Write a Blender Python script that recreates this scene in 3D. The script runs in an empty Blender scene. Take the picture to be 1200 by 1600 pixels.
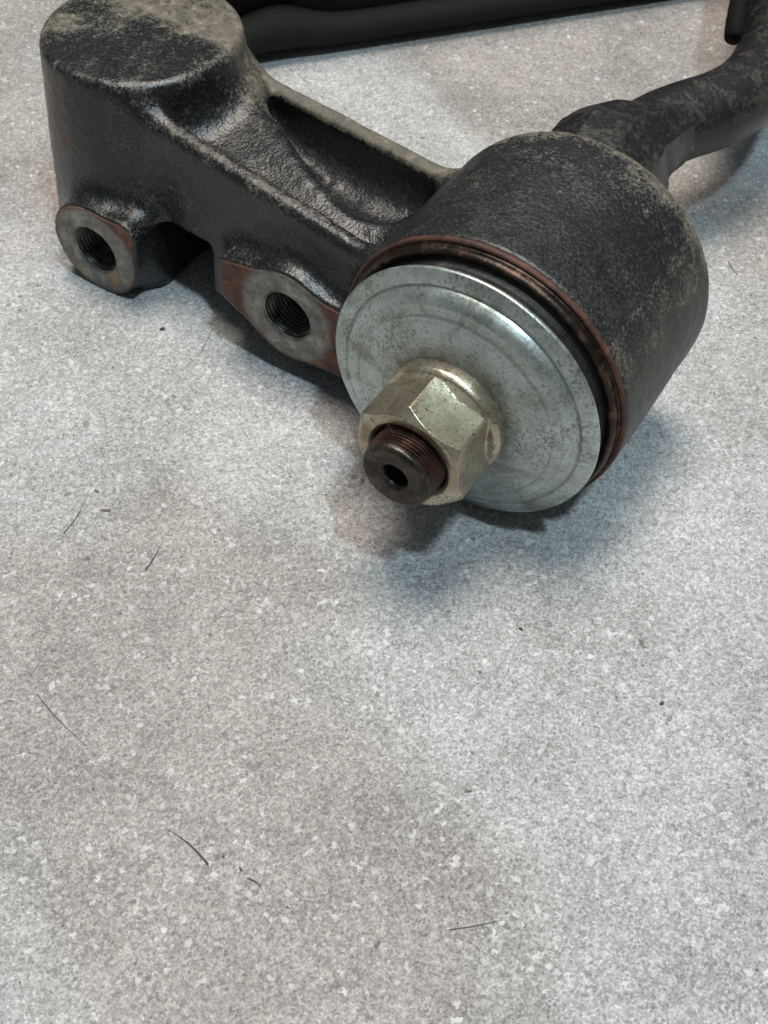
import bpy, math, random
import numpy as np
from mathutils import Vector, Matrix

scene = bpy.context.scene
COL = scene.collection
rng = np.random.default_rng(7)
random.seed(7)

# ------------------------------------------------------------------ camera
PITCH, ROLL, CAMH = 0.8990977, 0.0269213, 0.2069299
cd = bpy.data.cameras.new('camera')
cam = bpy.data.objects.new('camera', cd); COL.objects.link(cam)
cd.sensor_fit = 'VERTICAL'; cd.sensor_height = 36.0; cd.lens = 36.0 * 1900.0 / 1600.0
cd.clip_start = 0.005; cd.clip_end = 50.0
cp, sp = math.cos(PITCH), math.sin(PITCH)
F = Vector((0, cp, -sp)); R0 = Vector((1, 0, 0)); U0 = Vector((0, sp, cp))
R = math.cos(ROLL) * R0 + math.sin(ROLL) * U0
U = -math.sin(ROLL) * R0 + math.cos(ROLL) * U0
M = Matrix((R, U, -F)).transposed().to_4x4(); M.translation = (0, 0, CAMH)
cam.matrix_world = M
scene.camera = cam
cd.dof.use_dof = True; cd.dof.focus_distance = 0.245; cd.dof.aperture_fstop = 48.0

# ------------------------------------------------------------------ world, lamps, exposure
w = bpy.data.worlds.new('World'); scene.world = w; w.use_nodes = True
# dim workshop all round: pale ceiling above, darker walls
wt = w.node_tree; wb = wt.nodes['Background']
wc = wt.nodes.new('ShaderNodeTexCoord'); wx = wt.nodes.new('ShaderNodeSeparateXYZ'); wr = wt.nodes.new('ShaderNodeValToRGB')
wt.links.new(wc.outputs['Generated'], wx.inputs[0]); wt.links.new(wx.outputs['Z'], wr.inputs[0])
wr.color_ramp.elements[0].position = 0.25; wr.color_ramp.elements[0].color = (0.30, 0.32, 0.34, 1)
wr.color_ramp.elements[1].position = 0.60; wr.color_ramp.elements[1].color = (0.80, 0.92, 1.0, 1)
wt.links.new(wr.outputs[0], wb.inputs[0]); wb.inputs[1].default_value = 0.18
scene.view_settings.view_transform = 'Standard'
scene.view_settings.look = 'None'
scene.view_settings.exposure = 0.12
scene.view_settings.gamma = 1.0

ANG = -0.53943          # the arm's own frame: X along the beam, Y away along the bushing, Z up
ORG = Vector((0.01461, 0.16846, 0.0))
AX = Vector((math.cos(ANG), math.sin(ANG), 0)); AY = Vector((-math.sin(ANG), math.cos(ANG), 0))
def W(x, y, z=0.0):      # arm frame in mm -> world
    return ORG + AX * (x / 1000) + AY * (y / 1000) + Vector((0, 0, z / 1000))

def area(name, d, dist, size, power, color, size_y=None):
    l = bpy.data.lights.new(name, 'AREA'); l.energy = power; l.color = color
    l.shape = 'RECTANGLE'; l.size = size; l.size_y = size_y or size
    o = bpy.data.objects.new(name, l); COL.objects.link(o)
    dv = (AX * d[0] + AY * d[1] + Vector((0, 0, d[2]))).normalized()
    o.location = W(-10, 20) + dv * dist
    o.rotation_euler = (-dv).to_track_quat('-Z', 'Y').to_euler()
    return o
area('ceiling_lamp_warm', (-0.14, 0.14, 1.0), 1.6, 0.55, 27.0, (1.0, 0.915, 0.835), 0.62)
area('ceiling_lamp_cool', (0.32, -0.15, 1.0), 1.8, 0.09, 16.5, (0.70, 0.90, 1.0), 0.14)

# ------------------------------------------------------------------ material helpers
class NT:
    def __init__(s, name):
        s.m = bpy.data.materials.new(name); s.m.use_nodes = True
        s.t = s.m.node_tree; s.n = s.t.nodes; s.l = s.t.links
        s.b = s.n['Principled BSDF']
        s.co = s.n.new('ShaderNodeTexCoord').outputs['Object']
    def set(s, inp, v):
        if hasattr(v, 'is_output'): s.l.new(v, inp)
        else: inp.default_value = v
    def noise(s, scale, detail=4, rough=0.55, dist=0.0, off=0.0, co=None, stretch=None):
        x = s.n.new('ShaderNodeTexNoise')
        mp = s.n.new('ShaderNodeMapping'); mp.inputs['Location'].default_value = (off, off * 1.7, off * .3 + .137); mp.inputs['Rotation'].default_value = (0.62 + off, 0.41, 0.93 + off * .7)
        if stretch: mp.inputs['Scale'].default_value = stretch
        s.l.new(co or s.co, mp.inputs['Vector']); s.l.new(mp.outputs[0], x.inputs['Vector'])
        x.inputs['Scale'].default_value = scale; x.inputs['Detail'].default_value = detail
        x.inputs['Roughness'].default_value = rough; x.inputs['Distortion'].default_value = dist
        return x.outputs['Fac']
    def voro(s, scale, feature='F1', out='Distance', rand=1.0, warp=0.0):
        x = s.n.new('ShaderNodeTexVoronoi'); x.feature = feature
        mp = s.n.new('ShaderNodeMapping'); mp.inputs['Rotation'].default_value = (0.5, 0.3, 0.8 + scale)
        s.l.new(s.co, mp.inputs['Vector']); v = mp.outputs[0]
        if warp:                                  # irregular grain outlines
            n = s.n.new('ShaderNodeTexNoise'); n.inputs['Scale'].default_value = scale * 1.6; n.inputs['Detail'].default_value = 2
            s.l.new(v, n.inputs['Vector'])
            a = s.n.new('ShaderNodeVectorMath'); a.operation = 'MULTIPLY_ADD'
            s.l.new(n.outputs['Color'], a.inputs[0]); a.inputs[1].default_value = (warp / scale,) * 3; s.l.new(v, a.inputs[2]); v = a.outputs[0]
        s.l.new(v, x.inputs['Vector']); x.inputs['Scale'].default_value = scale
        x.inputs['Randomness'].default_value = rand
        if out == 'Cell':
            sx = s.n.new('ShaderNodeSeparateColor'); s.l.new(x.outputs['Color'], sx.inputs[0]); return sx.outputs[0]
        return x.outputs[out]
    def ramp(s, fac, stops, mode='LINEAR'):
        x = s.n.new('ShaderNodeValToRGB'); x.color_ramp.interpolation = mode
        s.l.new(fac, x.inputs[0]); e = x.color_ramp.elements
        while len(e) < len(stops): e.new(0.5)
        for i, (p, c) in enumerate(stops):
            e[i].position = p
            e[i].color = (c, c, c, 1) if isinstance(c, (int, float)) else (*c, 1)
        return x.outputs[0]
    def math(s, op, a, b=0.0, clamp=False):
        x = s.n.new('ShaderNodeMath'); x.operation = op; x.use_clamp = clamp
        s.set(x.inputs[0], a); s.set(x.inputs[1], b); return x.outputs[0]
    def mix(s, fac, a, b, mode='MIX'):
        x = s.n.new('ShaderNodeMix'); x.data_type = 'RGBA'; x.blend_type = mode
        s.set(x.inputs[0], fac)
        s.set(x.inputs[6], a if hasattr(a, 'is_output') else (*a, 1))
        s.set(x.inputs[7], b if hasattr(b, 'is_output') else (*b, 1))
        return x.outputs[2]
    def attr(s, name):
        x = s.n.new('ShaderNodeAttribute'); x.attribute_name = name; return x.outputs['Fac']
    def bump(s, h, strength, dist, prev=None):
        x = s.n.new('ShaderNodeBump'); x.inputs['Strength'].default_value = strength
        x.inputs['Distance'].default_value = dist; s.l.new(h, x.inputs['Height'])
        if prev is not None: s.l.new(prev, x.inputs['Normal'])
        return x.outputs[0]
    def out(s, color, rough, metal=0.0, normal=None, spec=None):
        s.set(s.b.inputs['Base Color'], color if hasattr(color, 'is_output') else (*color, 1))
        s.set(s.b.inputs['Roughness'], rough); s.set(s.b.inputs['Metallic'], metal)
        if normal is not None: s.l.new(normal, s.b.inputs['Normal'])
        if spec is not None: s.b.inputs['Specular IOR Level'].default_value = spec
        return s.m

# ---- floor: stone-look tile
FLOOR_SHADE_OFF = 35.43  # noise offset that lands the painted brown shadow at lower left
def mat_floor():
    t = NT('stone_floor')
    g1 = t.voro(2000, out='Cell', warp=1.2); g2 = t.voro(3600, out='Cell', warp=1.0)
    fine = t.noise(2600, 3, 0.7)
    mid = t.noise(900, 5, 0.72, 0.2, 3)
    big = t.noise(150, 5, 0.7, 0.3, 1.3)
    big2 = t.noise(34, 4, 0.6, 0.3, 7.7)
    floor_shade = t.noise(8.0, 2, 0.5, 0.2, FLOOR_SHADE_OFF)
    g = t.math('ADD', t.math('MULTIPLY', g1, 0.33), t.math('MULTIPLY', g2, 0.27))
    g = t.math('ADD', g, t.math('MULTIPLY', t.math('SUBTRACT', fine, 0.36), 0.60))
    g = t.math('ADD', g, t.math('MULTIPLY', t.math('SUBTRACT', mid, 0.28), 0.5))
    g = t.math('ADD', g, t.math('MULTIPLY', t.math('SUBTRACT', big, 0.5), 0.26))
    g = t.math('ADD', g, t.math('MULTIPLY', t.math('SUBTRACT', big2, 0.5), 0.50))
    c = t.ramp(g, [(0.12, (0.19, 0.183, 0.176)), (0.34, (0.335, 0.329, 0.321)), (0.52, (0.46, 0.456, 0.448)), (0.68, (0.60, 0.597, 0.590)), (0.84, (0.78, 0.778, 0.772))])
    c = t.mix(t.ramp(floor_shade, [(0.47, 0.0), (0.54, 1.0)]), c, t.mix(1.0, c, (0.82, 0.765, 0.725), "MULTIPLY"))  # cast shadow painted into the floor colour as a brown tint
    chips = t.noise(240, 3, 0.65, 0.3, 9)
    c = t.mix(t.ramp(chips, [(0.66, 0.0), (0.695, 0.6)]), c, (0.76, 0.757, 0.75))
    pits = t.noise(300, 3, 0.65, 0.3, 17)
    c = t.mix(t.ramp(pits, [(0.69, 0.0), (0.73, 0.75)]), c, (0.11, 0.10, 0.092))
    fl = t.voro(1050, out='Cell', warp=1.6)            # single pale grains and dark pits
    gate = t.ramp(t.noise(140, 3, 0.6, 0, 77), [(0.42, 0.35), (0.62, 1.0)])
    c = t.mix(t.math('MULTIPLY', t.ramp(fl, [(0.962, 0.0), (0.972, 0.75)]), gate), c, (0.78, 0.775, 0.765))
    c = t.mix(t.math('MULTIPLY', t.ramp(fl, [(0.030, 0.62), (0.042, 0.0)]), gate), c, (0.17, 0.16, 0.15))
    st = t.noise(38, 4, 0.7, 0.8, 23)
    c = t.mix(t.ramp(st, [(0.71, 0.0), (0.80, 0.4)]), c, (0.30, 0.23, 0.15))
    n = t.bump(mid, 0.9, 0.0008)
    n = t.bump(t.math('ADD', g1, g2), 0.6, 0.00018, n)
    r = t.ramp(mid, [(0.3, 0.42), (0.7, 0.62)])
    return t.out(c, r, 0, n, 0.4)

# ---- black paint on the casting, with dust carried by the mesh attribute 'wear'
def mat_cast(name='black_cast_paint', gloss=0.21, speck=0.08, rough_=0.42):
    t = NT(name)
    n1 = t.noise(1500, 4, 0.62); n2 = t.noise(420, 4, 0.62, 0.2, 4); n3 = t.noise(75, 4, 0.6, 0.4, 8)
    wear = t.attr('wear')
    paint = t.ramp(n1, [(0.35, (0.0055, 0.006, 0.0065)), (0.55, (0.010, 0.0108, 0.0115)), (0.72, (0.024, 0.025, 0.026))])
    dustc = t.ramp(n2, [(0.3, (0.07, 0.060, 0.044)), (0.55, (0.13, 0.114, 0.085)), (0.74, (0.25, 0.225, 0.165))])
    film = t.math('MULTIPLY', t.ramp(t.math('ADD', t.math('MULTIPLY', n1, 0.60), t.math('MULTIPLY', n3, 0.45)),
                                     [(0.51, 0.0), (0.63, 1.0)]), t.math('ADD', speck, t.math('MULTIPLY', wear, 0.8)))
    k = t.math('ADD', t.math('MULTIPLY', wear, 1.1), t.math('MULTIPLY', t.math('SUBTRACT', n2, 0.5), 1.3))
    k = t.math('ADD', k, t.math('MULTIPLY', t.math('SUBTRACT', n1, 0.5), 1.7))
    k = t.math('ADD', k, t.math('MULTIPLY', t.math('SUBTRACT', n3, 0.5), 1.3))
    k = t.ramp(k, [(0.33, 0.0), (1.1, 1.0)])
    k = t.math('MULTIPLY', k, 0.80)
    c = t.mix(film, paint, (0.10, 0.095, 0.085))
    c = t.mix(t.ramp(t.noise(2100, 3, 0.7, 0, 40), [(0.64, 0.0), (0.70, 0.5)]), c, (0.17, 0.17, 0.165))  # pale specks painted in as sparkle of the gloss
    c = t.mix(k, c, dustc)
    rust = t.attr('rust')
    rk = t.ramp(t.math('ADD', rust, t.math('MULTIPLY', t.math('SUBTRACT', n2, 0.5), 0.8)), [(0.45, 0.0), (0.60, 1.0)])
    c = t.mix(rk, c, (0.20, 0.075, 0.035))
    kk = t.math('MAXIMUM', t.math('MAXIMUM', k, rk), t.math('MULTIPLY', film, 0.6))
    r = t.math('ADD', t.math('MULTIPLY', kk, 0.5), t.ramp(n2, [(0.3, gloss), (0.7, gloss + 0.12)]))
    n = t.bump(t.noise(1100, 3, 0.6, 0.1, 60), rough_ * 1.35, 0.00034)
    n = t.bump(t.noise(2300, 2, 0.6, 0, 33), rough_ * 1.1, 0.00014, n)
    return t.out(c, r, 0, n, 0.5)

def mat_machined():
    t = NT('machined_steel_face')
    n1 = t.noise(900, 4, 0.6); n2 = t.noise(260, 4, 0.65, 0.5, 2); n3 = t.noise(90, 4, 0.6, 0.3, 6)
    steel = t.ramp(n2, [(0.3, (0.10, 0.094, 0.085)), (0.52, (0.205, 0.195, 0.178)), (0.75, (0.40, 0.39, 0.36))])
    steel = t.mix(t.ramp(n1, [(0.5, 0.0), (0.7, 0.6)]), steel, (0.11, 0.10, 0.09))
    rustc = t.ramp(n2, [(0.3, (0.055, 0.028, 0.02)), (0.55, (0.15, 0.062, 0.036)), (0.75, (0.26, 0.13, 0.075))])
    k = t.math('ADD', t.attr('rust'), t.math('ADD', t.math('MULTIPLY', t.math('SUBTRACT', n3, 0.5), 1.3), t.math('MULTIPLY', t.math('SUBTRACT', n2, 0.5), 1.3)))
    k = t.ramp(k, [(0.40, 0.0), (0.75, 1.0)])
    c = t.mix(k, steel, rustc)
    c = t.mix(t.ramp(t.noise(120, 3, .6, .4, 31), [(0.66, 0.0), (0.74, 0.8)]), c, (0.36, 0.22, 0.07))
    r = t.math('ADD', 0.42, t.math('MULTIPLY', k, 0.35))
    mt = t.math('SUBTRACT', 0.75, t.math('MULTIPLY', k, 0.75))
    return t.out(c, r, mt, t.bump(t.math('ADD', n1, n2), 0.35, 0.0003))

def mat_zinc():
    t = NT('dull_zinc_plating')
    n1 = t.noise(1300, 4, 0.65); n2 = t.noise(330, 5, 0.65, 0.4, 3); n3 = t.noise(60, 4, 0.6, 0.6, 5); n4 = t.noise(560, 3, .6, .3, 12)
    c = t.ramp(n3, [(0.32, (0.40, 0.45, 0.435)), (0.5, (0.50, 0.56, 0.55)), (0.68, (0.56, 0.635, 0.64))])
    c = t.mix(t.ramp(n2, [(0.42, 0.0), (0.72, 0.45)]), c, (0.27, 0.285, 0.235))
    fs = t.math('ADD', t.noise(1500, 4, .75, 0, 20), t.math('MULTIPLY', t.math('SUBTRACT', t.noise(110, 3, .6, .4, 51), 0.5), 0.35))
    c = t.mix(t.ramp(fs, [(0.51, 0.0), (0.64, 0.75)]), c, (0.11, 0.115, 0.095))
    c = t.mix(t.ramp(t.noise(1900, 3, .7, 0, 71), [(0.60, 0.0), (0.70, 0.5)]), c, (0.60, 0.64, 0.62))
    rad = s_rad = t.n.new('ShaderNodeTexNoise'); rad.noise_dimensions = '1D'; rad.inputs['Detail'].default_value = 6; rad.inputs['Roughness'].default_value = 0.75
    rad.inputs['Scale'].default_value = 1.1; t.l.new(t.attr('rad'), rad.inputs['W']); rad = rad.outputs['Fac']
    c = t.mix(t.ramp(rad, [(0.38, 0.28), (0.50, 0.0)]), c, (0.25, 0.265, 0.235))
    smear = t.noise(70, 5, 0.7, 1.0, 44)
    c = t.mix(t.ramp(smear, [(0.52, 0.0), (0.64, 0.7)]), c, (0.20, 0.205, 0.16))
    # dirt gathered round the nut and at the step
    c = t.mix(t.math('MULTIPLY', t.attr('dirt'), t.ramp(n2, [(0.35, 0.25), (0.6, 0.85)])), c, (0.17, 0.165, 0.125))
    r = t.math('ADD', t.ramp(n2, [(0.3, 0.25), (0.7, 0.42)]), t.math('MULTIPLY', n1, 0.08))
    m = t.ramp(n2, [(0.45, 0.85), (0.75, 0.6)])
    n = t.bump(rad, 0.16, 0.00010); n = t.bump(n2, 0.20, 0.0003, n); n = t.bump(n1, 0.25, 0.00015, n)
    return t.out(c, r, m, n)

def mat_nut():
    t = NT('yellow_zinc_nut')
    n1 = t.noise(1200, 4, 0.65); n2 = t.noise(300, 5, 0.65, 0.4, 3); n3 = t.noise(95, 4, 0.6, 0.6, 5)
    c = t.ramp(n3, [(0.30, (0.30, 0.255, 0.18)), (0.5, (0.47, 0.415, 0.31)), (0.70, (0.60, 0.565, 0.47))])
    c = t.mix(t.ramp(n2, [(0.50, 0.0), (0.72, 0.55)]), c, (0.20, 0.165, 0.11))
    c = t.mix(t.ramp(t.noise(2000, 3, .7, 0, 15), [(0.57, 0.0), (0.68, 0.55)]), c, (0.15, 0.12, 0.08))
    c = t.mix(t.ramp(t.math('ADD', n1, t.math('MULTIPLY', t.math('SUBTRACT', n3, 0.5), 0.4)), [(0.55, 0.0), (0.67, 0.75)]), c, (0.08, 0.062, 0.042))
    rk = t.ramp(t.math('ADD', t.attr('rust'), t.math('MULTIPLY', t.math('SUBTRACT', n2, 0.5), 0.9)), [(0.40, 0.0), (0.70, 0.85)])
    c = t.mix(rk, c, (0.085, 0.050, 0.030))
    r = t.math('ADD', t.ramp(n2, [(0.3, 0.20), (0.7, 0.40)]), t.math('MULTIPLY', rk, 0.3))
    m = t.math('SUBTRACT', 0.85, t.math('MULTIPLY', rk, 0.7))
    n = t.bump(n2, 0.2, 0.0003); n = t.bump(n1, 0.25, 0.00015, n)
    return t.out(c, r, m, n)

def mat_rust(name, dark, mid_, light, metal=0.25, rough=0.45):
    t = NT(name)
    n1 = t.noise(1100, 4, 0.65); n2 = t.noise(280, 4, 0.65, 0.4, 3)
    c = t.ramp(n2, [(0.30, dark), (0.52, mid_), (0.74, light)])
    c = t.mix(t.ramp(n1, [(0.45, 0.0), (0.7, 0.6)]), c, dark)
    r = t.math('ADD', rough - .12, t.math('MULTIPLY', n2, 0.4))
    n = t.bump(n2, 0.4, 0.0004); n = t.bump(n1, 0.4, 0.0002, n)
    return t.out(c, r, metal, n)

def mat_rubber():
    t = NT('black_rubber')
    n1 = t.noise(900, 4, 0.65); n2 = t.noise(240, 4, 0.6, 0.3, 3)
    c = t.ramp(n2, [(0.35, (0.008, 0.008, 0.008)), (0.6, (0.022, 0.021, 0.019)), (0.75, (0.07, 0.06, 0.05))])
    return t.out(c, t.ramp(n2, [(0.3, 0.38), (0.7, 0.62)]), 0, t.bump(n1, 0.5, 0.0003))

def mat_tube():
    t = NT('dusty_black_tube_paint')
    n1 = t.noise(900, 4, 0.65); n2 = t.noise(210, 5, 0.65, 0.2, 3); n3 = t.noise(110, 4, 0.65, .3, 9)
    c = t.ramp(n1, [(0.35, (0.008, 0.008, 0.0085)), (0.7, (0.018, 0.018, 0.018))])
    k = t.ramp(t.math('ADD', t.math('MULTIPLY', n2, 0.6), t.math('MULTIPLY', n1, 0.4)), [(0.49, 0.0), (0.60, 0.55), (0.70, 0.7)])
    c = t.mix(k, c, (0.052, 0.046, 0.036))
    c = t.mix(t.ramp(n3, [(0.69, 0.0), (0.74, 0.7)]), c, (0.22, 0.19, 0.13))
    r = t.math('ADD', 0.32, t.math('MULTIPLY', k, 0.4))
    return t.out(c, r, 0, t.bump(n1, 0.4, 0.0004))

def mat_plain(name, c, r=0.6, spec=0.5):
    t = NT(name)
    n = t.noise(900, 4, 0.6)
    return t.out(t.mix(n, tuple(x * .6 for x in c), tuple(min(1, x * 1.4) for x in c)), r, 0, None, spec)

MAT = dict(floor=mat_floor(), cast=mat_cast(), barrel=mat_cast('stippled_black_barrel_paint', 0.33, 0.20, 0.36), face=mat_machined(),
           zinc=mat_zinc(), nut=mat_nut(), rubber=mat_rubber(), tube=mat_tube(), legfoot=mat_plain('lighter_black_flange', (0.015, 0.0132, 0.011), 0.8, 0.2), leg=mat_plain('shade_darkened_black_paint', (0.009, 0.008, 0.007), 0.85, 0.15),  # far wall's shade put into its blacker paint; foot a little lighter
           ring=mat_rust('rusty_steel_lip', (0.010, 0.007, 0.006), (0.032, 0.020, 0.014), (0.16, 0.10, 0.065), 0.6, 0.30),
           rust=mat_rust('red_brown_rust', (0.022, 0.010, 0.007), (0.075, 0.028, 0.016), (0.15, 0.06, 0.033), 0.1, 0.6),
           thread=mat_rust('rusty_thread', (0.018, 0.009, 0.007), (0.052, 0.022, 0.015), (0.13, 0.058, 0.036), 0.4, 0.36),
           end=mat_rust('oiled_dark_steel', (0.018, 0.015, 0.013), (0.055, 0.047, 0.039), (0.15, 0.125, 0.095), 0.75, 0.27),
           bore=mat_rust('cut_steel_thread', (0.02, 0.02, 0.02), (0.07, 0.07, 0.07), (0.18, 0.18, 0.18), 0.9, 0.30),
           bristle=mat_plain('dark_fibre', (0.06, 0.048, 0.042)), brownbit=mat_plain('brown_crumb', (0.16, 0.12, 0.075)),
           grit=mat_plain('dark_grit', (0.05, 0.042, 0.036)), hair=mat_plain('thin_hair', (0.05, 0.035, 0.025)))

# ------------------------------------------------------------------ object helpers
def link(name, me, mat=None, parent=None):
    o = bpy.data.objects.new(name, me); COL.objects.link(o)
    if mat is not None: me.materials.append(MAT[mat])
    if parent is not None: o.parent = parent
    return o
def mesh(name, V, Fc, smooth=True, normals=None, sharp=None, attrs=None):
    me = bpy.data.meshes.new(name)
    V = np.asarray(V, np.float32); Fc = [tuple(map(int, f)) for f in Fc] if not isinstance(Fc, np.ndarray) else Fc
    if isinstance(Fc, np.ndarray):
        k = Fc.shape[1]
        me.vertices.add(len(V)); me.vertices.foreach_set('co', V.ravel())
        me.loops.add(Fc.size); me.loops.foreach_set('vertex_index', Fc.astype(np.int32).ravel())
        me.polygons.add(len(Fc)); me.polygons.foreach_set('loop_start', np.arange(0, Fc.size, k, dtype=np.int32))
        me.update(calc_edges=True)
    else:
        me.from_pydata(V.tolist(), [], Fc)
    me.validate()
    if smooth: me.polygons.foreach_set('use_smooth', np.ones(len(me.polygons), bool))
    if sharp is not None: me.set_sharp_from_angle(angle=math.radians(sharp))
    for k, v in (attrs or {}).items():
        at = me.attributes.new(k, 'FLOAT', 'POINT'); at.data.foreach_set('value', np.asarray(v, np.float32))
    if normals is not None: me.normals_split_custom_set_from_vertices(np.asarray(normals).tolist())
    me.update()
    return me

TAU = 0.01997
PC = np.array([0, 0, 32.13])                                   # bushing centre at the washer rim, arm frame mm
A3 = np.array([0, -math.cos(TAU), math.sin(TAU)]); X3 = np.array([1.0, 0, 0]); Y3 = np.cross(X3, A3) * -1
if Y3[2] < 0: Y3 = -Y3
def axial(r, th, s):
    return PC + np.multiply.outer(s, A3) + np.multiply.outer(r * np.cos(th), X3) + np.multiply.outer(r * np.sin(th), Y3)
def grid_faces(nr, nc, wrap=True):
    f = []
    for i in range(nr - 1):
        for j in range(nc if wrap else nc - 1):
            j2 = (j + 1) % nc
            f.append((i * nc + j, (i + 1) * nc + j, (i + 1) * nc + j2, i * nc + j2))
    return np.array(f)
def lathe(prof, n=160, wob=0.0):
    th = np.linspace(0, 2 * np.pi, n, endpoint=False)
    rows = []
    for r, s in prof:
        rr = np.full(n, float(r)) + (wob * np.sin(th * 3 + r) + wob * .6 * np.sin(th * 7 + 2 * r) if r > 2 else 0)
        rows.append(axial(rr, th, np.full(n, float(s)) + (wob * .8 * np.sin(th * 2 + 1.3) if r > 2 else 0)))
    return np.concatenate(rows) / 1000, grid_faces(len(prof), n)
def rounded(pts, rad=0.4, n=4):
    """round the corners of an (r, s) profile"""
    P = [np.array(p[:2], float) for p in pts]; out = [P[0]]
    for i in range(1, len(P) - 1):
        rr = pts[i][2] if len(pts[i]) > 2 else rad
        a, b, c = P[i - 1], P[i], P[i + 1]
        u, v = a - b, c - b; lu, lv = np.linalg.norm(u), np.linalg.norm(v)
        d = min(rr, lu * .45, lv * .45)
        p, q = b + u / lu * d, b + v / lv * d
        for k in range(n + 1):
            t = k / n; out.append((1 - t) ** 2 * p + 2 * t * (1 - t) * b + t * t * q)
    out.append(P[-1]); return out

# ------------------------------------------------------------------ floor
bm_v = [(-1.5, -1.2, 0), (1.5, -1.2, 0), (1.5, 2.2, 0), (-1.5, 2.2, 0)]
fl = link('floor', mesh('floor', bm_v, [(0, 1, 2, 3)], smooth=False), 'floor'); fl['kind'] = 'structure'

# ------------------------------------------------------------------ the control arm
arm = bpy.data.objects.new('control_arm', None); COL.objects.link(arm)
arm.empty_display_size = 0.02
arm.location = ORG; arm.rotation_euler = (0, 0, ANG)
arm['label'] = 'black cast suspension control arm with zinc washer and hex nut lying on the stone floor'
arm['category'] = 'control arm'

# ---- casting as one signed distance field, meshed, then cut into its parts
def smin(a, b, k):
    h = np.maximum(k - np.abs(a - b), 0) / k; return np.minimum(a, b) - h * h * k * 0.25
def smax(a, b, k): return -smin(-a, -b, k)
def sstep(x): x = np.clip(x, 0, 1); return x * x * (3 - 2 * x)

BOSS = dict(x=-112.0, y=43.0, top=54.5, r=23.6)
LUG1 = (-108.5, 12.4, 12.7); LUG2 = (-51.0, 19.4, 12.6); YF = 11.5
def f_boss(x, y, z):
    r = BOSS['r'] + (BOSS['top'] - z) * 0.09
    d = np.hypot(x - BOSS['x'], y - BOSS['y']) - r
    return smax(smax(d, z - BOSS['top'], 2.2), 0.4 - z, 2.0)
def far_y(x): return 61.0 - 0.149 * (np.clip(x, -105, -25) + 85)
def near_y(x): return 22.0 - 0.105 * (np.clip(x, -115, -20) + 96)
def ridge_z(x): return 48.6 - 0.10 * (np.clip(x, -115, -20) + 96)
CRX = [-90, -85, -74.5, -62, -51, -43, -36, -31]; CRY = [57, 53, 44.6, 37.2, 31.8, 29.8, 30.5, 37]    # crest line beside the pocket
CRP = np.polyfit(CRX, CRY, 4)
def f_beam(x, y, z):
    yn, yf, zr = near_y(x), far_y(x), ridge_z(x)
    yc = np.polyval(CRP, np.clip(x, -90, -31)).astype(np.float32); yv = yn + 4.0
    q = np.clip((y - yv) / np.maximum(yc + 1.5 - yv, 3.0), 0, 1.15)
    zw = zr - 7.0 + (45.6 - zr + 7.0) * (0.35 * q + 0.65 * q ** 2)
    zw = smin(zw, 45.6 - 0.5 * np.maximum(x + 41, 0), 2.0)
    h = zw + (zr - zw) * sstep((yn + 8.0 - y) / 4.5)
    zf = 41.5
    h = h + (zf - h) * sstep((y - yf + 7.0) / 3.0)
    d = (z - h) * 0.9
    d = smax(d, (yn - 0.04 * (zr - z)) - y, 3.0)
    d = smax(d, y - yf, 3.0)
    d = smax(d, 8.0 - z, 2.0)
    d = smax(d, x - 2.0, 1.0); d = smax(d, -112.0 - x, 1.0)
    # pocket along the far rib, widening towards the barrel
    crease = np.polyval(CRP, np.clip(x, -90, -31)).astype(np.float32)
    pk = smax((crease + 0.6 - y) * 0.86, y - (yf - 5.0), 3.0)
    pk = smax(pk, x + 31.0, 6.0)
    pk = smax(pk, 29.0 - z, 8.0)
    return smax(d, -pk, 2.6 + 4.6 * sstep((yf - 6.0 - y) / 7.0))
def axial_rs(x, y, z):
    qx, qy, qz = x - PC[0], y - PC[1], z - PC[2]
    s = qy * A3[1] + qz * A3[2]
    v = qy * Y3[1] + qz * Y3[2]
    return np.hypot(qx, v), s
def f_barrel(x, y, z):
    r, s = axial_rs(x, y, z)
    d = smax(r - 32.0, -s - 52.0, 5.0)
    d = smax(d, s + 7.8, 1.2)
    return d
def hull2(x, z, a, ra, b, rb):
    """2-D rounded cone between circles a and b (convex hull of both)"""
    ax, az = a; bx, bz = b; L = math.hypot(bx - ax, bz - az)
    ux, uz = (bx - ax) / L, (bz - az) / L
    p = (x - ax) * ux + (z - az) * uz; q = np.abs(-(x - ax) * uz + (z - az) * ux)
    k = (ra - rb) / L; c = math.sqrt(1 - k * k)
    t = p * c - 0; dm = q * c + p * k - ra
    along = p - q * k / c
    d = np.where(along < 0, np.hypot(p, q) - ra, np.where(along > L, np.hypot(p - L, q) - rb, dm))
    return d
def out1(x, z):
    return smin(np.hypot(x - LUG1[0], z - LUG1[1]) - LUG1[2], hull2(x, z, (LUG1[0], LUG1[1]), 12.0, (-98.8, 20.5), 4.2), 1.0)
def out2(x, z):
    d = np.hypot(x - LUG2[0], z - LUG2[1]) - LUG2[2]
    d = smin(d, hull2(x, z, (-51.0, 19.5), 11.3, (-66.6, 25.6), 3.2), 1.5)
    d = smin(d, hull2(x, z, (-51.0, 19.0), 11.6, (-66.6, 18.5), 3.0), 1.5)
    d = np.minimum(d, hull2(x, z, (-66.6, 25.6), 3.2, (-66.6, 18.5), 3.0)); d = np.minimum(d, np.hypot(x + 62, z - 22) - 6)
    return smin(d, hull2(x, z, (-51.0, 19.0), 11.0, (-36.0, 18.0), 10.0), 2.0)
def f_lug1(x, y, z): return smax(smax(out1(x, z), YF - y, 0.5), y - 40, 2)
def f_lug2(x, y, z): return smax(smax(out2(x, z), YF - y, 0.5), y - 34, 2)

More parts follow.
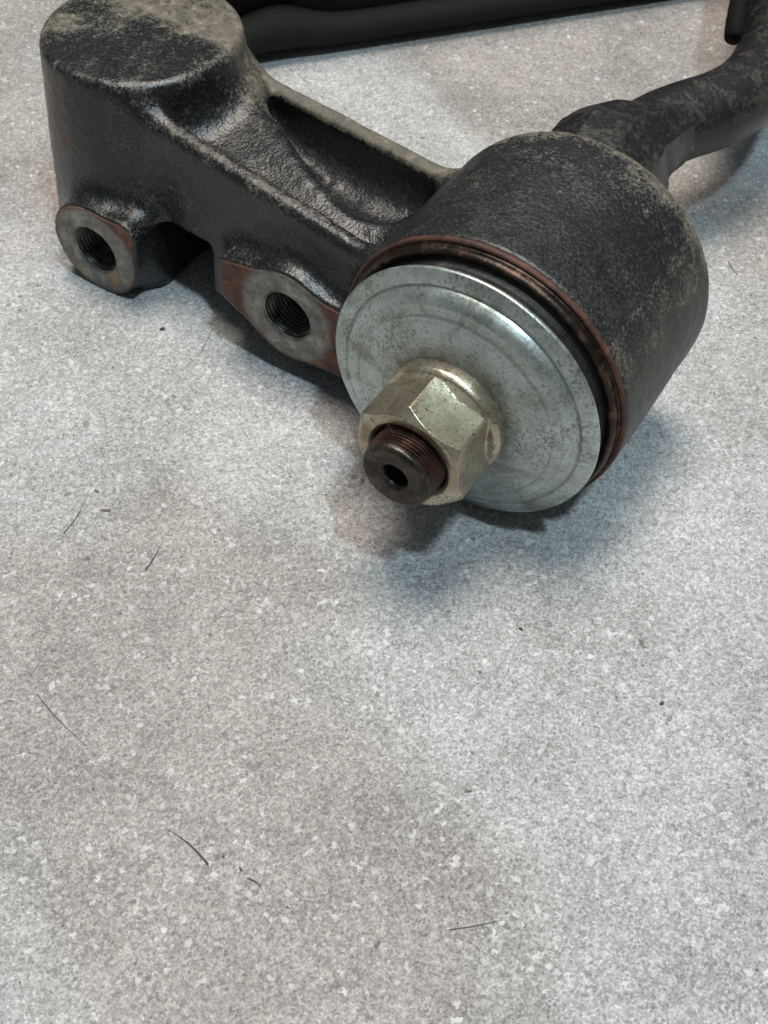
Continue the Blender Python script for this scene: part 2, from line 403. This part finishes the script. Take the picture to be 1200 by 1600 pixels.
def field(x, y, z):
    d = smin(f_boss(x, y, z), f_beam(x, y, z), 6.5)
    slot = smax(smax(np.maximum(-95.2 - x, x + 78.0), z - 22.3, 2.0), y - 40, 2.0)
    d = smax(d, -slot, 1.6)
    d = smin(d, smax(f_lug2(x, y, z), -slot, 1.0), 5.5)
    d = smin(d, f_lug1(x, y, z), 5.5)
    d = smin(d, f_barrel(x, y, z), 6.0)
    d = smax(d, -(slot + 0.8), 1.2)
    r, s = axial_rs(x, y, z)
    d = smax(d, -smax(r - 30.2, -s - 14, 1.0), 0.8)                      # bore of the barrel
    d = smax(d, s + 7.6 - np.maximum(0, r - 32) * 9.0, 0.8)               # nothing in front of the barrel mouth
    for lx, lz, _ in (LUG1, LUG2):
        d = smax(d, -smax(np.hypot(x - lx, z - lz) - 6.3, y - 32, 0.5), 0.4)
    return d

H = 0.55
gx = np.arange(-142, 37, H, dtype=np.float32); gy = np.arange(4, 74, H, dtype=np.float32); gz = np.arange(-1.5, 66.5, H, dtype=np.float32)
GX, GY, GZ = np.meshgrid(gx, gy, gz, indexing='ij')
D = field(GX, GY, GZ).astype(np.float32)
# the web and its pocket are moulded softly: relax the field there
i0, i1 = np.searchsorted(gx, [-92, -27]); j0, j1 = np.searchsorted(gy, [23, 60]); k0 = np.searchsorted(gz, 28)
msk = sstep((GX[i0:i1, j0:j1, k0:] + 92) / 6) * sstep((-27 - GX[i0:i1, j0:j1, k0:]) / 6) * sstep((GY[i0:i1, j0:j1, k0:] - near_y(GX[i0:i1, j0:j1, k0:]) - 3.5) / 3) * sstep((far_y(GX[i0:i1, j0:j1, k0:]) - 4.5 - GY[i0:i1, j0:j1, k0:]) / 2)
for _ in range(9):
    sub = D[i0:i1, j0:j1, k0:]; q = sub
    for ax in range(3):
        q = (np.concatenate([q.take([0], ax), q.take(range(q.shape[ax] - 1), ax)], ax) + 2 * q + np.concatenate([q.take(range(1, q.shape[ax]), ax), q.take([-1], ax)], ax)) / 4
    D[i0:i1, j0:j1, k0:] = sub + (q - sub) * msk
# soft unevenness of the sand casting
def lattice(shape, cells, seed):
    g = np.random.default_rng(seed).standard_normal(cells).astype(np.float32)
    for ax in range(3):
        u = np.linspace(0, cells[ax] - 1.001, shape[ax]); i = u.astype(int); f = sstep(u - i).astype(np.float32)
        sh = [1, 1, 1]; sh[ax] = -1; f = f.reshape(sh)
        g = np.take(g, i, ax) * (1 - f) + np.take(g, i + 1, ax) * f
    return g
D += 0.06 * lattice(D.shape, (24, 9, 11), 1) + 0.045 * lattice(D.shape, (80, 32, 30), 2)

D = np.maximum(D, np.where((GZ < 36) & (GX < -33), (YF + 0.12) - GY, -9).astype(np.float32))

def surface_nets(D, g0, h):
    S = D < 0
    c = S[:-1, :-1, :-1].astype(np.int8)
    cnt = np.zeros(c.shape, np.int8)
    for i in (0, 1):
        for j in (0, 1):
            for k in (0, 1):
                cnt += S[i:S.shape[0] - 1 + i, j:S.shape[1] - 1 + j, k:S.shape[2] - 1 + k]
    act = (cnt > 0) & (cnt < 8)
    I = np.argwhere(act); idx = -np.ones(act.shape, np.int64); idx[tuple(I.T)] = np.arange(len(I))
    acc = np.zeros((len(I), 3)); num = np.zeros(len(I))
    cor = [(i, j, k) for i in (0, 1) for j in (0, 1) for k in (0, 1)]
    for a in cor:
        for ax in range(3):
            if a[ax]: continue
            b = list(a); b[ax] = 1
            da = D[I[:, 0] + a[0], I[:, 1] + a[1], I[:, 2] + a[2]]; db = D[I[:, 0] + b[0], I[:, 1] + b[1], I[:, 2] + b[2]]
            m = (da < 0) != (db < 0)
            t = np.where(m, da / np.where(m, da - db, 1), 0)
            p = np.tile(np.array(a, float), (len(I), 1)); p[:, ax] += t
            acc += p * m[:, None]; num += m
    V = (I + acc / num[:, None]) * h + np.array(g0)
    quads = []
    for ax in range(3):
        o = [1, 1, 1]; o[ax] = 0
        sl = lambda d0, d1, d2: None
        n = D.shape
        base = [slice(1, n[k] - 1) if k != ax else slice(0, n[k] - 1) for k in range(3)]
        nxt = list(base); nxt[ax] = slice(1, n[ax])
        s0, s1 = S[tuple(base)], S[tuple(nxt)]
        for flip, m in ((False, s0 & ~s1), (True, ~s0 & s1)):
            e = np.argwhere(m)
            for k in range(3):
                if k != ax: e[:, k] += 1
            u, v = [(1, 2), (2, 0), (0, 1)][ax]
            def at(du, dv):
                q = e.copy(); q[:, u] -= du; q[:, v] -= dv; return idx[tuple(q.T)]
            f = np.stack([at(1, 1), at(0, 1), at(0, 0), at(1, 0)], 1)
            quads.append(f[:, ::-1] if flip else f)
    Q = np.concatenate(quads)
    return V, Q[(Q >= 0).all(1)]

V, Q = surface_nets(D, (gx[0], gy[0], gz[0]), H)
# normals and convexity from the field
def samp(D, P):
    u = (P - np.array([gx[0], gy[0], gz[0]])) / H
    u = np.clip(u, 0, np.array(D.shape) - 1.001); i = u.astype(int); f = u - i
    o = 0
    for a in (0, 1):
        for b in (0, 1):
            for c in (0, 1):
                wgt = (f[:, 0] if a else 1 - f[:, 0]) * (f[:, 1] if b else 1 - f[:, 1]) * (f[:, 2] if c else 1 - f[:, 2])
                o = o + wgt * D[i[:, 0] + a, i[:, 1] + b, i[:, 2] + c]
    return o
def grad(P, e):
    g = np.stack([samp(D, P + np.eye(3)[k] * e) - samp(D, P - np.eye(3)[k] * e) for k in range(3)], 1)
    return g / (np.linalg.norm(g, axis=1, keepdims=True) + 1e-9)
N = grad(V, 0.6)
def convex(e): return np.mean([samp(D, V + d * e) for d in np.vstack([np.eye(3), -np.eye(3)])], 0) / e
cv = np.clip((convex(1.6) - 0.04) / 0.16, 0, 1)
x, y, z = V.T
up = np.clip(N[:, 2], 0, 1)
wear = 0.30 * cv * (0.25 + 0.75 * up) * np.where(np.hypot(x, z - 32) < 34, (y > 40), 1)
rr, ss = axial_rs(x, y, z)
# dust lies along the ridge tops, the boss rim and the barrel's far shoulder
wear += 0.28 * np.exp(-((y - near_y(x) - 2.6) / 1.8) ** 2) * up * ((x > -97) & (x < -30) & (z > 38))
wear += 0.42 * np.exp(-((y - far_y(x) + 2.4) / 2.0) ** 2) * up * ((x > -88) & (x < -28) & (z > 36))
bd = np.hypot(x - BOSS['x'], y - BOSS['y'])
angb = np.arctan2(y - BOSS['y'], x - BOSS['x'])
wear += (0.08 + 0.14 * np.exp(-((bd - 21.5) / 2.0) ** 2) * (0.55 + 0.45 * np.sin(angb * 2 + 2.6))) * (z > 52.5) * (bd < 25)
wear += 0.60 * np.exp(-(((x + 128) / 4) ** 2 + ((y - 34) / 8) ** 2)) * (z > 51)
wear += 0.20 * np.exp(-(((x + 93) / 3.5) ** 2 + ((y - 52) / 8) ** 2)) * (z > 51)
wear += 0.20 * ((y < near_y(x) + 3) & (z > 20) & (x < -50) & (x > -105))
bar = rr > 31.0
wear += bar * np.clip((-ss - 44) / 6, 0, 1) * 0.62 * (z > 40)
wear += bar * 0.30 * sstep((x - 12) / 14) * (z < 52)
wear += bar * 0.22 * sstep((-ss - 22) / 22) * (z > 40)
rust = np.exp(-(((x + 118.5) / 1.3) ** 2 + ((y - 18.5) / 3) ** 2 + ((z - 35.5) / 1.5) ** 2))
rust += 0.55 * np.exp(-(((x + 71) / 2.0) ** 2 + ((y - 14) / 4) ** 2 + ((z - 21) / 4) ** 2))
# region of every quad -> part
cx = V[Q].mean(1); qx, qy, qz = cx.T
d_l1, d_l2 = f_lug1(qx, qy, qz), f_lug2(qx, qy, qz)
d_bo, d_be, d_ba = f_boss(qx, qy, qz), f_beam(qx, qy, qz), f_barrel(qx, qy, qz)
reg = np.argmin(np.stack([d_be, d_bo - 0.6, d_ba - 0.4, d_l1 + 0.2, d_l2 + 0.2]), 0)
def part(k, name, mat):
    q = Q[reg == k]; u, inv = np.unique(q, return_inverse=True)
    me = mesh(name, V[u] / 1000, inv.reshape(-1, 4), normals=N[u], attrs=dict(wear=wear[u], rust=rust[u]))
    return link(name, me, mat, arm)
beam = part(0, 'arm_beam', 'cast'); boss = part(1, 'round_boss', 'cast'); barrel = part(2, 'bushing_barrel', 'barrel')
lug1 = part(3, 'mounting_lug', 'cast'); lug2 = part(4, 'mounting_lug', 'cast')
boss['label'] = 'tall round boss with a dusty flat top'
barrel['label'] = 'wide stippled black barrel around the bushing'
lug1['label'] = 'threaded lug at the foot of the round boss'; lug2['label'] = 'threaded lug next to the zinc washer'

# ---- machined faces (flat, with a hole) and cut threads
def lug_parts(fn, lug, parent):
    n, nr = 128, 14
    th = np.linspace(0, 2 * np.pi, n, endpoint=False)
    lo, hi = np.zeros(n), np.full(n, 40.0)
    for _ in range(40):
        mid = (lo + hi) / 2; ins = fn(lug[0] + mid * np.cos(th), lug[1] + mid * np.sin(th)) < -0.35
        lo = np.where(ins, mid, lo); hi = np.where(ins, hi, mid)
    rows = []; ru = []
    for k in range(nr):
        f = k / (nr - 1)
        r = 6.75 + (lo - 6.75) * f
        yy = YF - 0.06 + (0.45 if k == nr - 1 else 0.0)
        rows.append(np.stack([lug[0] + r * np.cos(th), np.full(n, yy), lug[1] + r * np.sin(th)], 1))
        ru.append(np.maximum(np.clip((r - 9.4) / 4.6, 0, 1), 0.62 * sstep((f - 0.80) / 0.2)))
    rows.insert(0, np.stack([lug[0] + 6.1 * np.cos(th), np.full(n, YF + 0.55), lug[1] + 6.1 * np.sin(th)], 1)); ru.insert(0, np.zeros(n))
    me = mesh('machined_face', np.concatenate(rows) / 1000, grid_faces(nr + 1, n), sharp=35, attrs=dict(rust=np.concatenate(ru)))
    link('machined_face', me, 'face', parent)
    rows = []; ny = 190
    yy = np.linspace(YF + 0.5, YF + 19, ny)
    for v in yy:
        ph = v / 1.1 - th / (2 * np.pi); tri = np.abs((ph % 1) - .5) * 2
        r = 6.1 - 0.55 * np.clip(tri * 1.3 - 0.1, 0, 1) * np.clip((v - YF - .5) / 1.0, 0, 1)
        rows.append(np.stack([lug[0] + r * np.cos(th), np.full(n, v), lug[1] + r * np.sin(th)], 1))
    rows.append(np.tile(np.array([[lug[0], YF + 21, lug[1]]]), (n, 1)))
    link('threaded_bore', mesh('threaded_bore', np.concatenate(rows) / 1000, grid_faces(ny + 1, n)[:, ::-1].copy(), sharp=40), 'bore', parent)
lug_parts(out1, LUG1, lug1); lug_parts(out2, LUG2, lug2)

# ---- bushing: outer sleeve lip, rubber, washer, nut, shaft
v, f = lathe(rounded([(28.6, -12), (28.9, -6.4), (29.3, -5.0, .8), (30.3, -4.7, .8), (30.9, -5.6, .7), (30.8, -6.6, .3), (31.0, -6.9, .3), (31.6, -7.0, .3), (31.7, -8.0, .4), (31.0, -8.8)]), 200, 0.05)
sleeve = link('outer_sleeve', mesh('outer_sleeve', v, f), 'ring', arm)
v, f = lathe(rounded([(31.0, -7.0), (31.45, -6.75, .3), (31.95, -7.1, .3), (32.0, -8.0, .4), (31.2, -8.6)]), 240, 0.09)
link('rust_edge', mesh('rust_edge', v, f), 'rust', sleeve)
v, f = lathe(rounded([(29.2, -11), (28.9, -6.0, .6), (28.2, -5.2, .6), (27.9, -3.6, .8), (28.6, -2.4, .7), (28.3, -1.4, .5), (24, -1.2), (8, -1.2)]), 160, 0.06)
link('rubber_bushing', mesh('rubber_bushing', v, f), 'rubber', arm)
v, f = lathe(rounded([(8, -1.6), (29.2, -1.4, .3), (30.0, -0.9, .4), (29.9, -0.1, .5), (27.6, 0.72, .8), (26.75, 0.70, .3), (26.5, 0.52, .2), (26.2, 1.15, .3), (25.4, 2.2, .7), (24.0, 3.0, 1.2), (22.0, 3.35, .4), (21.7, 3.30, .2), (21.3, 3.55, .3), (17.5, 4.5, 2), (14.0, 5.0, 1.0), (12.6, 5.15, .5), (7, 5.2)], .5, 5), 240, 0.035)
qq = v * 1000 - PC; q_s = qq @ A3; q_r = np.linalg.norm(qq - np.outer(q_s, A3), axis=1)
link('washer', mesh('washer', v, f, attrs=dict(rad=q_r, dirt=np.clip(0.95 * np.exp(-((q_r - 13) / 2.6) ** 2) + 0.4 * np.exp(-((q_r - 26.4) / 0.3) ** 2) + 0.35 * np.exp(-((q_r - 21.9) / 0.4) ** 2), 0, 1))), 'zinc', arm)

# nut: hexagon on a conical collar, both ends chamfered
n = 6 * 40; off = math.radians(96)
th = np.linspace(0, 2 * np.pi, n, endpoint=False) + off
hexr = 11.05 / np.cos(((th - off) % (np.pi / 3)) - np.pi / 6)
hexr = np.minimum(hexr, 12.66)
rows, ru = [], []
def row(r, s, q): rows.append(axial(np.broadcast_to(r, (n,)).astype(float), th, np.full(n, float(s)))); ru.append(np.full(n, q) if np.isscalar(q) else q)
for r, s in rounded([(12.4, 4.6), (13.0, 4.9), (13.1, 7.6, .8), (12.6, 8.4, .7), (12.3, 8.6)], .4, 4): row(r, s, 0.25)
for k in range(12):
    s = 8.7 + k * 0.28; cone = 12.2 - (s - 8.7) * 0.85
    row(np.maximum(cone, np.minimum(hexr, 11.2 + (s - 8.7) * 3.0) * (1 if k else 0)), s, np.clip(0.1 + (cone - hexr) * 1.6, 0.05, 0.62))
for s in np.linspace(11.9, 17.9, 8): row(hexr, s, 0.0)
for s in np.linspace(18.0, 20.2, 30): row(np.minimum(hexr, 10.95 + (20.2 - s) * 1.05), s, 0.05)
for r, s in rounded([(10.95, 20.2), (10.6, 20.35), (9.0, 20.4), (8.1, 19.6), (7.6, 15)], .25, 3): row(min(r, 10.95), s, 0.35 if r < 9.3 else 0.1)
nut = link('hex_nut', mesh('hex_nut', np.concatenate(rows) / 1000, grid_faces(len(rows), n)[:, ::-1].copy(), sharp=28, attrs=dict(rust=np.concatenate(ru))), 'nut', arm)

# shaft: threads, end with a drilled centre
shaft = bpy.data.objects.new('pivot_shaft', None); COL.objects.link(shaft); shaft.parent = arm; shaft.empty_display_size = .01
n = 120; th = np.linspace(0, 2 * np.pi, n, endpoint=False); rows = []
for s in np.linspace(17, 24.0, 190):
    ph = s / 0.8 - th / (2 * np.pi); tri = np.abs((ph % 1) - .5) * 2
    env = np.clip((24.0 - s) / 0.6, 0, 1)
    rows.append(axial(7.1 + (0.55 * np.clip(tri * 1.3 - .1, 0, 1)) * env, th, np.full(n, s)))
link('thread', mesh('thread', np.concatenate(rows) / 1000, grid_faces(len(rows), n)[:, ::-1].copy(), sharp=50), 'thread', shaft)
v, f = lathe(rounded([(6.8, 23.4), (7.45, 23.7, .3), (7.4, 24.8, .4), (6.7, 25.35, .4), (3.2, 25.2, .2), (2.55, 24.4, .3), (2.2, 21.0), (0.05, 19.6)], .4, 4), 120)
link('shaft_end', mesh('shaft_end', v, f[:, ::-1].copy(), sharp=50), 'end', shaft)

# ---- swept bars (elliptic section, local frame in mm)
def sweep(pts, n=36, sub=10):
    """pts: (x, y, z, ra, rb) ; ra sideways, rb along the near-vertical"""
    P = np.array(pts, float); out = []
    m = len(P)
    for i in range(m - 1):
        p0, p1, p2, p3 = P[max(i - 1, 0)], P[i], P[i + 1], P[min(i + 2, m - 1)]
        for k in range(sub):
            t = k / sub
            out.append(.5 * ((2 * p1) + (-p0 + p2) * t + (2 * p0 - 5 * p1 + 4 * p2 - p3) * t * t + (-p0 + 3 * p1 - 3 * p2 + p3) * t ** 3))
    out.append(P[-1]); out = np.array(out)
    T = np.gradient(out[:, :3], axis=0); T /= np.linalg.norm(T, axis=1, keepdims=True)
    th = np.linspace(0, 2 * np.pi, n, endpoint=False); V = []
    for p, t in zip(out, T):
        a = np.cross(t, [0, 0, 1.0]); a /= np.linalg.norm(a); b = np.cross(a, t)
        V.append(p[:3] + np.outer(np.cos(th) * p[3], a) + np.outer(np.sin(th) * p[4], b))
    k = len(V); V = np.concatenate(V + [out[:1, :3], out[-1:, :3]])
    F_ = [tuple(q) for q in grid_faces(k, n)]
    c0, c1 = k * n, k * n + 1
    F_ += [(c0, j, (j + 1) % n) for j in range(n)] + [(c1, (k - 1) * n + (j + 1) % n, (k - 1) * n + j) for j in range(n)]
    return V / 1000, F_
def bent_fix(me):
    import bmesh
    b = bmesh.new(); b.from_mesh(me); bmesh.ops.recalc_face_normals(b, faces=b.faces); b.to_mesh(me); b.free(); return me
def bar(name, pts, mat, parent, sharp=45, n=36):
    v, f = sweep(pts, n); me = mesh(name, v, f); bent_fix(me)
    me.polygons.foreach_set('use_smooth', np.ones(len(me.polygons), bool)); me.set_sharp_from_angle(angle=math.radians(sharp))
    return link(name, me, mat, parent)
rod = bar('bent_rod', [(-9, 84, 31, 9, 9), (-7.5, 98, 31, 9.2, 9.2), (-5, 107, 31, 9.5, 9.5), (-1, 115, 31, 9.6, 9.6), (3.5, 123, 31, 9.6, 9.6), (7, 134, 31, 9.6, 9.6), (7.5, 148, 31, 9.8, 9.8), (4, 168, 31, 10, 10), (-7, 199, 31, 11, 11), (-20, 240, 32, 11, 11)], 'tube', shaft)
bar('collar', [(-7, 45, 32, 15.5, 14), (-7.5, 64, 32.3, 16, 14.8), (-8.2, 80, 32.6, 16, 15.2), (-8.5, 84.5, 32.6, 15.6, 15.0), (-8.4, 89, 32.5, 14.2, 13.8), (-6.4, 95, 32, 12.0, 11.8), (-5, 102, 31.4, 10.2, 10.2), (-3, 108, 31, 9.1, 9.1)], 'tube', shaft, n=10, sharp=25)
bar('stop_tab', [(-8.9, 166.4, 44.0, 2.6, 4), (-6.2, 157.8, 38.0, 2.6, 4), (-4.3, 152.9, 34.0, 2.4, 3.6), (-4.0, 152.0, 33.3, 1.0, 1.5)], 'leg', shaft)

# far leg: a deep beam with a rounded foot, seen from its shaded side; shade put into the wall paint
def extrude_profile(name, path, prof, mat, parent):
    """path: list of (x, y, swell); prof: closed list of (across, z), across > 0 away from the camera"""
    P = np.array([p[:2] for p in path], float); T = np.gradient(P, axis=0); T /= np.linalg.norm(T, axis=1, keepdims=True)
    Nn = np.stack([-T[:, 1], T[:, 0]], 1); V = []; n = len(prof)
    for p, t, nn, sw in zip(P, T, Nn, [q[2] for q in path]):
        for a, zz in prof:
            k = 1 + (sw - 1) * (1 if zz < 22 else 0)
            V.append((p[0] + nn[0] * a * k, p[1] + nn[1] * a * k, 2.5 + (zz - 2.5) * k if zz < 22 else zz))
    Fc = [tuple(q) for q in grid_faces(len(P), n)] + [tuple(range(n)), tuple(range((len(P) - 1) * n, len(P) * n))[::-1]]
    me = mesh(name, np.array(V) / 1000, Fc); bent_fix(me)
    me.polygons.foreach_set('use_smooth', np.ones(len(me.polygons), bool)); me.set_sharp_from_angle(angle=math.radians(50))
    return link(name, me, mat, parent)
foot = [(4.4 - 4.4 * math.cos(a), 7.0 - 4.5 * math.sin(a)) for a in np.linspace(0, 2 * np.pi, 28, endpoint=False)]
wall = [(5.2, 23), (5.6, 32), (5.2, 43), (20, 43), (20, 4), (6.4, 4), (6.0, 22.5)]
path = [(-142, 101, 1.05)] + [(-133 + 63 * f, 115.5 + 74 * f, 1 + 0.50 * math.exp(-((f - .06) / .12) ** 2)) for f in np.linspace(0, 2.6, 70)]
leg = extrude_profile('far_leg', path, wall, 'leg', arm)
extrude_profile('foot_flange', path, foot, 'legfoot', leg)

# ------------------------------------------------------------------ bits lying on the floor
def strand(name, pts, r0, r1, mat, label=None, cat=None, group=None, parent=None, lift=0.0):
    P = [Vector(p) for p in pts]; ctr = sum(P, Vector()) / len(P) if parent is None else Vector()
    n = 7; th = np.linspace(0, 2 * np.pi, n, endpoint=False); V = []
    for i, p in enumerate(P):
        t = (P[min(i + 1, len(P) - 1)] - P[max(i - 1, 0)]).normalized()
        a = t.cross(Vector((0, 0, 1)));  a = a.normalized() if a.length > 1e-4 else Vector((1, 0, 0)); b = a.cross(t)
        f = i / (len(P) - 1); r = r0 + (r1 - r0) * f
        for q in th: V.append(tuple(p - ctr + a * (math.cos(q) * r) + b * (math.sin(q) * r)))
    Fc = [tuple(q) for q in grid_faces(len(P), n)] + [tuple(range(n))[::-1], tuple(range((len(P) - 1) * n, len(P) * n))]
    o = link(name, mesh(name, V, Fc), mat, parent)
    if parent is None: o.location = ctr
    if label: o['label'] = label
    if cat: o['category'] = cat
    if group: o['group'] = group
    return o
def floor_strand(name, a, b, r0, r1, mat, label, cat, bend=0.06, seg=8, group='fibres lying on the floor'):
    A, B = Vector((*a, 0)), Vector((*b, 0)); side = (B - A).cross(Vector((0, 0, 1)))
    pts = []
    for i in range(seg + 1):
        f = i / seg; rad = 0.72 * (r0 + (r1 - r0) * f)
        p = A.lerp(B, f) + side * (bend * 4 * f * (1 - f)); p.z = rad * 0.9 + 0.00015 * math.sin(f * 3.1); pts.append(p)
    return strand(name, pts, r0 * .72, r1 * .72, mat, label, cat, group)
FIB = [
 ((-0.0293, 0.0840), (-0.0373, 0.0904), .00028, .00005, 'bristle', 'dark tapered bristle, thickest of all, on the shadow-tinted floor at lower left', .05),
 ((-0.0222, 0.0818), (-0.0190, 0.0791), .00018, .00006, 'bristle', 'small curved dark bristle right of the thickest bristle', -.12),
 ((0.0131, 0.0737), (0.0223, 0.0757), .00012, .00007, 'bristle', 'long thin dark fibre lying alone near the bottom right of the floor', .02),
 ((-0.0494, 0.1473), (-0.0469, 0.1551), .00020, .00005, 'bristle', 'dark fibre standing out alone left of the bolt shadow', .04),
 ((-0.0681, 0.1564), (-0.0653, 0.1648), .00014, .00005, 'bristle', 'thin fibre on the left floor just above the two brown crumbs', .05),
 ((-0.0660, 0.1172), (-0.0545, 0.1065), .00011, .00006, 'bristle', 'long fine fibre near the left edge of the floor', .03),
 ((0.0884, 0.2515), (0.0900, 0.2460), .00013, .00006, 'bristle', 'tiny fibre on the lit floor right of the black barrel', .06),
 ((-0.0458, 0.2111), (-0.0433, 0.2206), .00007, .00005, 'hair', 'hair-thin fibre just below the gap between the lugs', .02),
]
for a, b, r0, r1, m, lab, bend in FIB: floor_strand('bristle', a, b, r0, r1, m, lab, 'bristle', bend)

def crumb(name, u, v, sx, sy, sz, rot, mat, label):
    ph = [(math.cos(a), math.sin(a)) for a in np.linspace(0, 2 * np.pi, 7, endpoint=False)]
    V = []
    for k, (zz, sc) in enumerate(((0.0, .8), (.5, 1.0), (1.0, .45))):
        for (c, s) in ph: V.append((c * sx * sc * random.uniform(.8, 1.2), s * sy * sc * random.uniform(.8, 1.2), zz * sz))
    Fc = [tuple(q) for q in grid_faces(3, 7)] + [tuple(range(14, 21)), tuple(range(7))[::-1]]
    o = link(name, mesh(name, V, Fc, smooth=False), mat); o.location = (u, v, 0); o.rotation_euler = (0, 0, rot)
    o['label'] = label; o['category'] = 'crumb'; o['group'] = 'crumbs on the floor'
CR = [(-0.0556, 0.2199, .0007, .0005, .0006, .2, 'grit', 'dark round crumb below the left lug shadow'),
      (0.0549, 0.1189, .0005, .00035, .0004, .9, 'grit', 'black crumb on the clear floor at right'),
      (0.0283, 0.1352, .00055, .0003, .0004, -.7, 'grit', 'dark crumb below the washer shadow'),
      (-0.0235, 0.0834, .00055, .0002, .0003, -1.0, 'bristle', 'slim dark crumb beside the thickest bristle'),
      (-0.0601, 0.1628, .0012, .0004, .0004, .05, 'brownbit', 'elongated brown crumb on the left floor'),
      (0.0169, 0.0994, .0008, .0003, .0003, .1, 'brownbit', 'small brown crumb right of the middle foreground'),
      (-0.0630, 0.1681, .0006, .0004, .0004, -.5, 'brownbit', 'brown crumb above the elongated one'),
      (-0.0268, 0.0856, .0003, .0002, .0002, -1.2, 'bristle', 'tiny dark speck between the two curved bristles')]
for c in CR: crumb('crumb', *c)

# countless fine grit, one object
V, Fc = [], []
for i in range(900):
    p = Vector((random.uniform(-.14, .14), random.uniform(.04, .42), 0)); s = random.choice([.00012, .00016, .0002, .0003]) * random.uniform(.7, 1.2)
    a = random.uniform(0, 6.28); k = len(V)
    for j in range(4):
        q = a + j * math.pi / 2; e = s * (1 if j % 2 else .6)
        V.append((p.x + math.cos(q) * e, p.y + math.sin(q) * e, 0.00002))
    V.append((p.x, p.y, s * .7))
    for j in range(4): Fc.append((k + j, k + (j + 1) % 4, k + 4))
g = link('grit', mesh('grit', V, Fc, smooth=False), 'grit')
g['kind'] = 'stuff'; g['label'] = 'fine dark grit scattered over the stone floor'; g['category'] = 'grit'

# two loose hairs caught on the nut and thread
def on_axis(r, deg, s):
    p = axial(np.array([r]), np.array([math.radians(deg)]), np.array([s]))[0]; return W(*p)
h = strand('hair', [on_axis(*q) for q in ((12.2, 112, 17.6), (11.4, 118, 18.9), (10.0, 122, 20.2), (8.6, 120, 20.6), (8.1, 112, 21.4), (7.9, 104, 22.6))], .00005, .00004, 'hair',
           'thin dark hair caught on the rusty thread in front of the nut', 'hair')
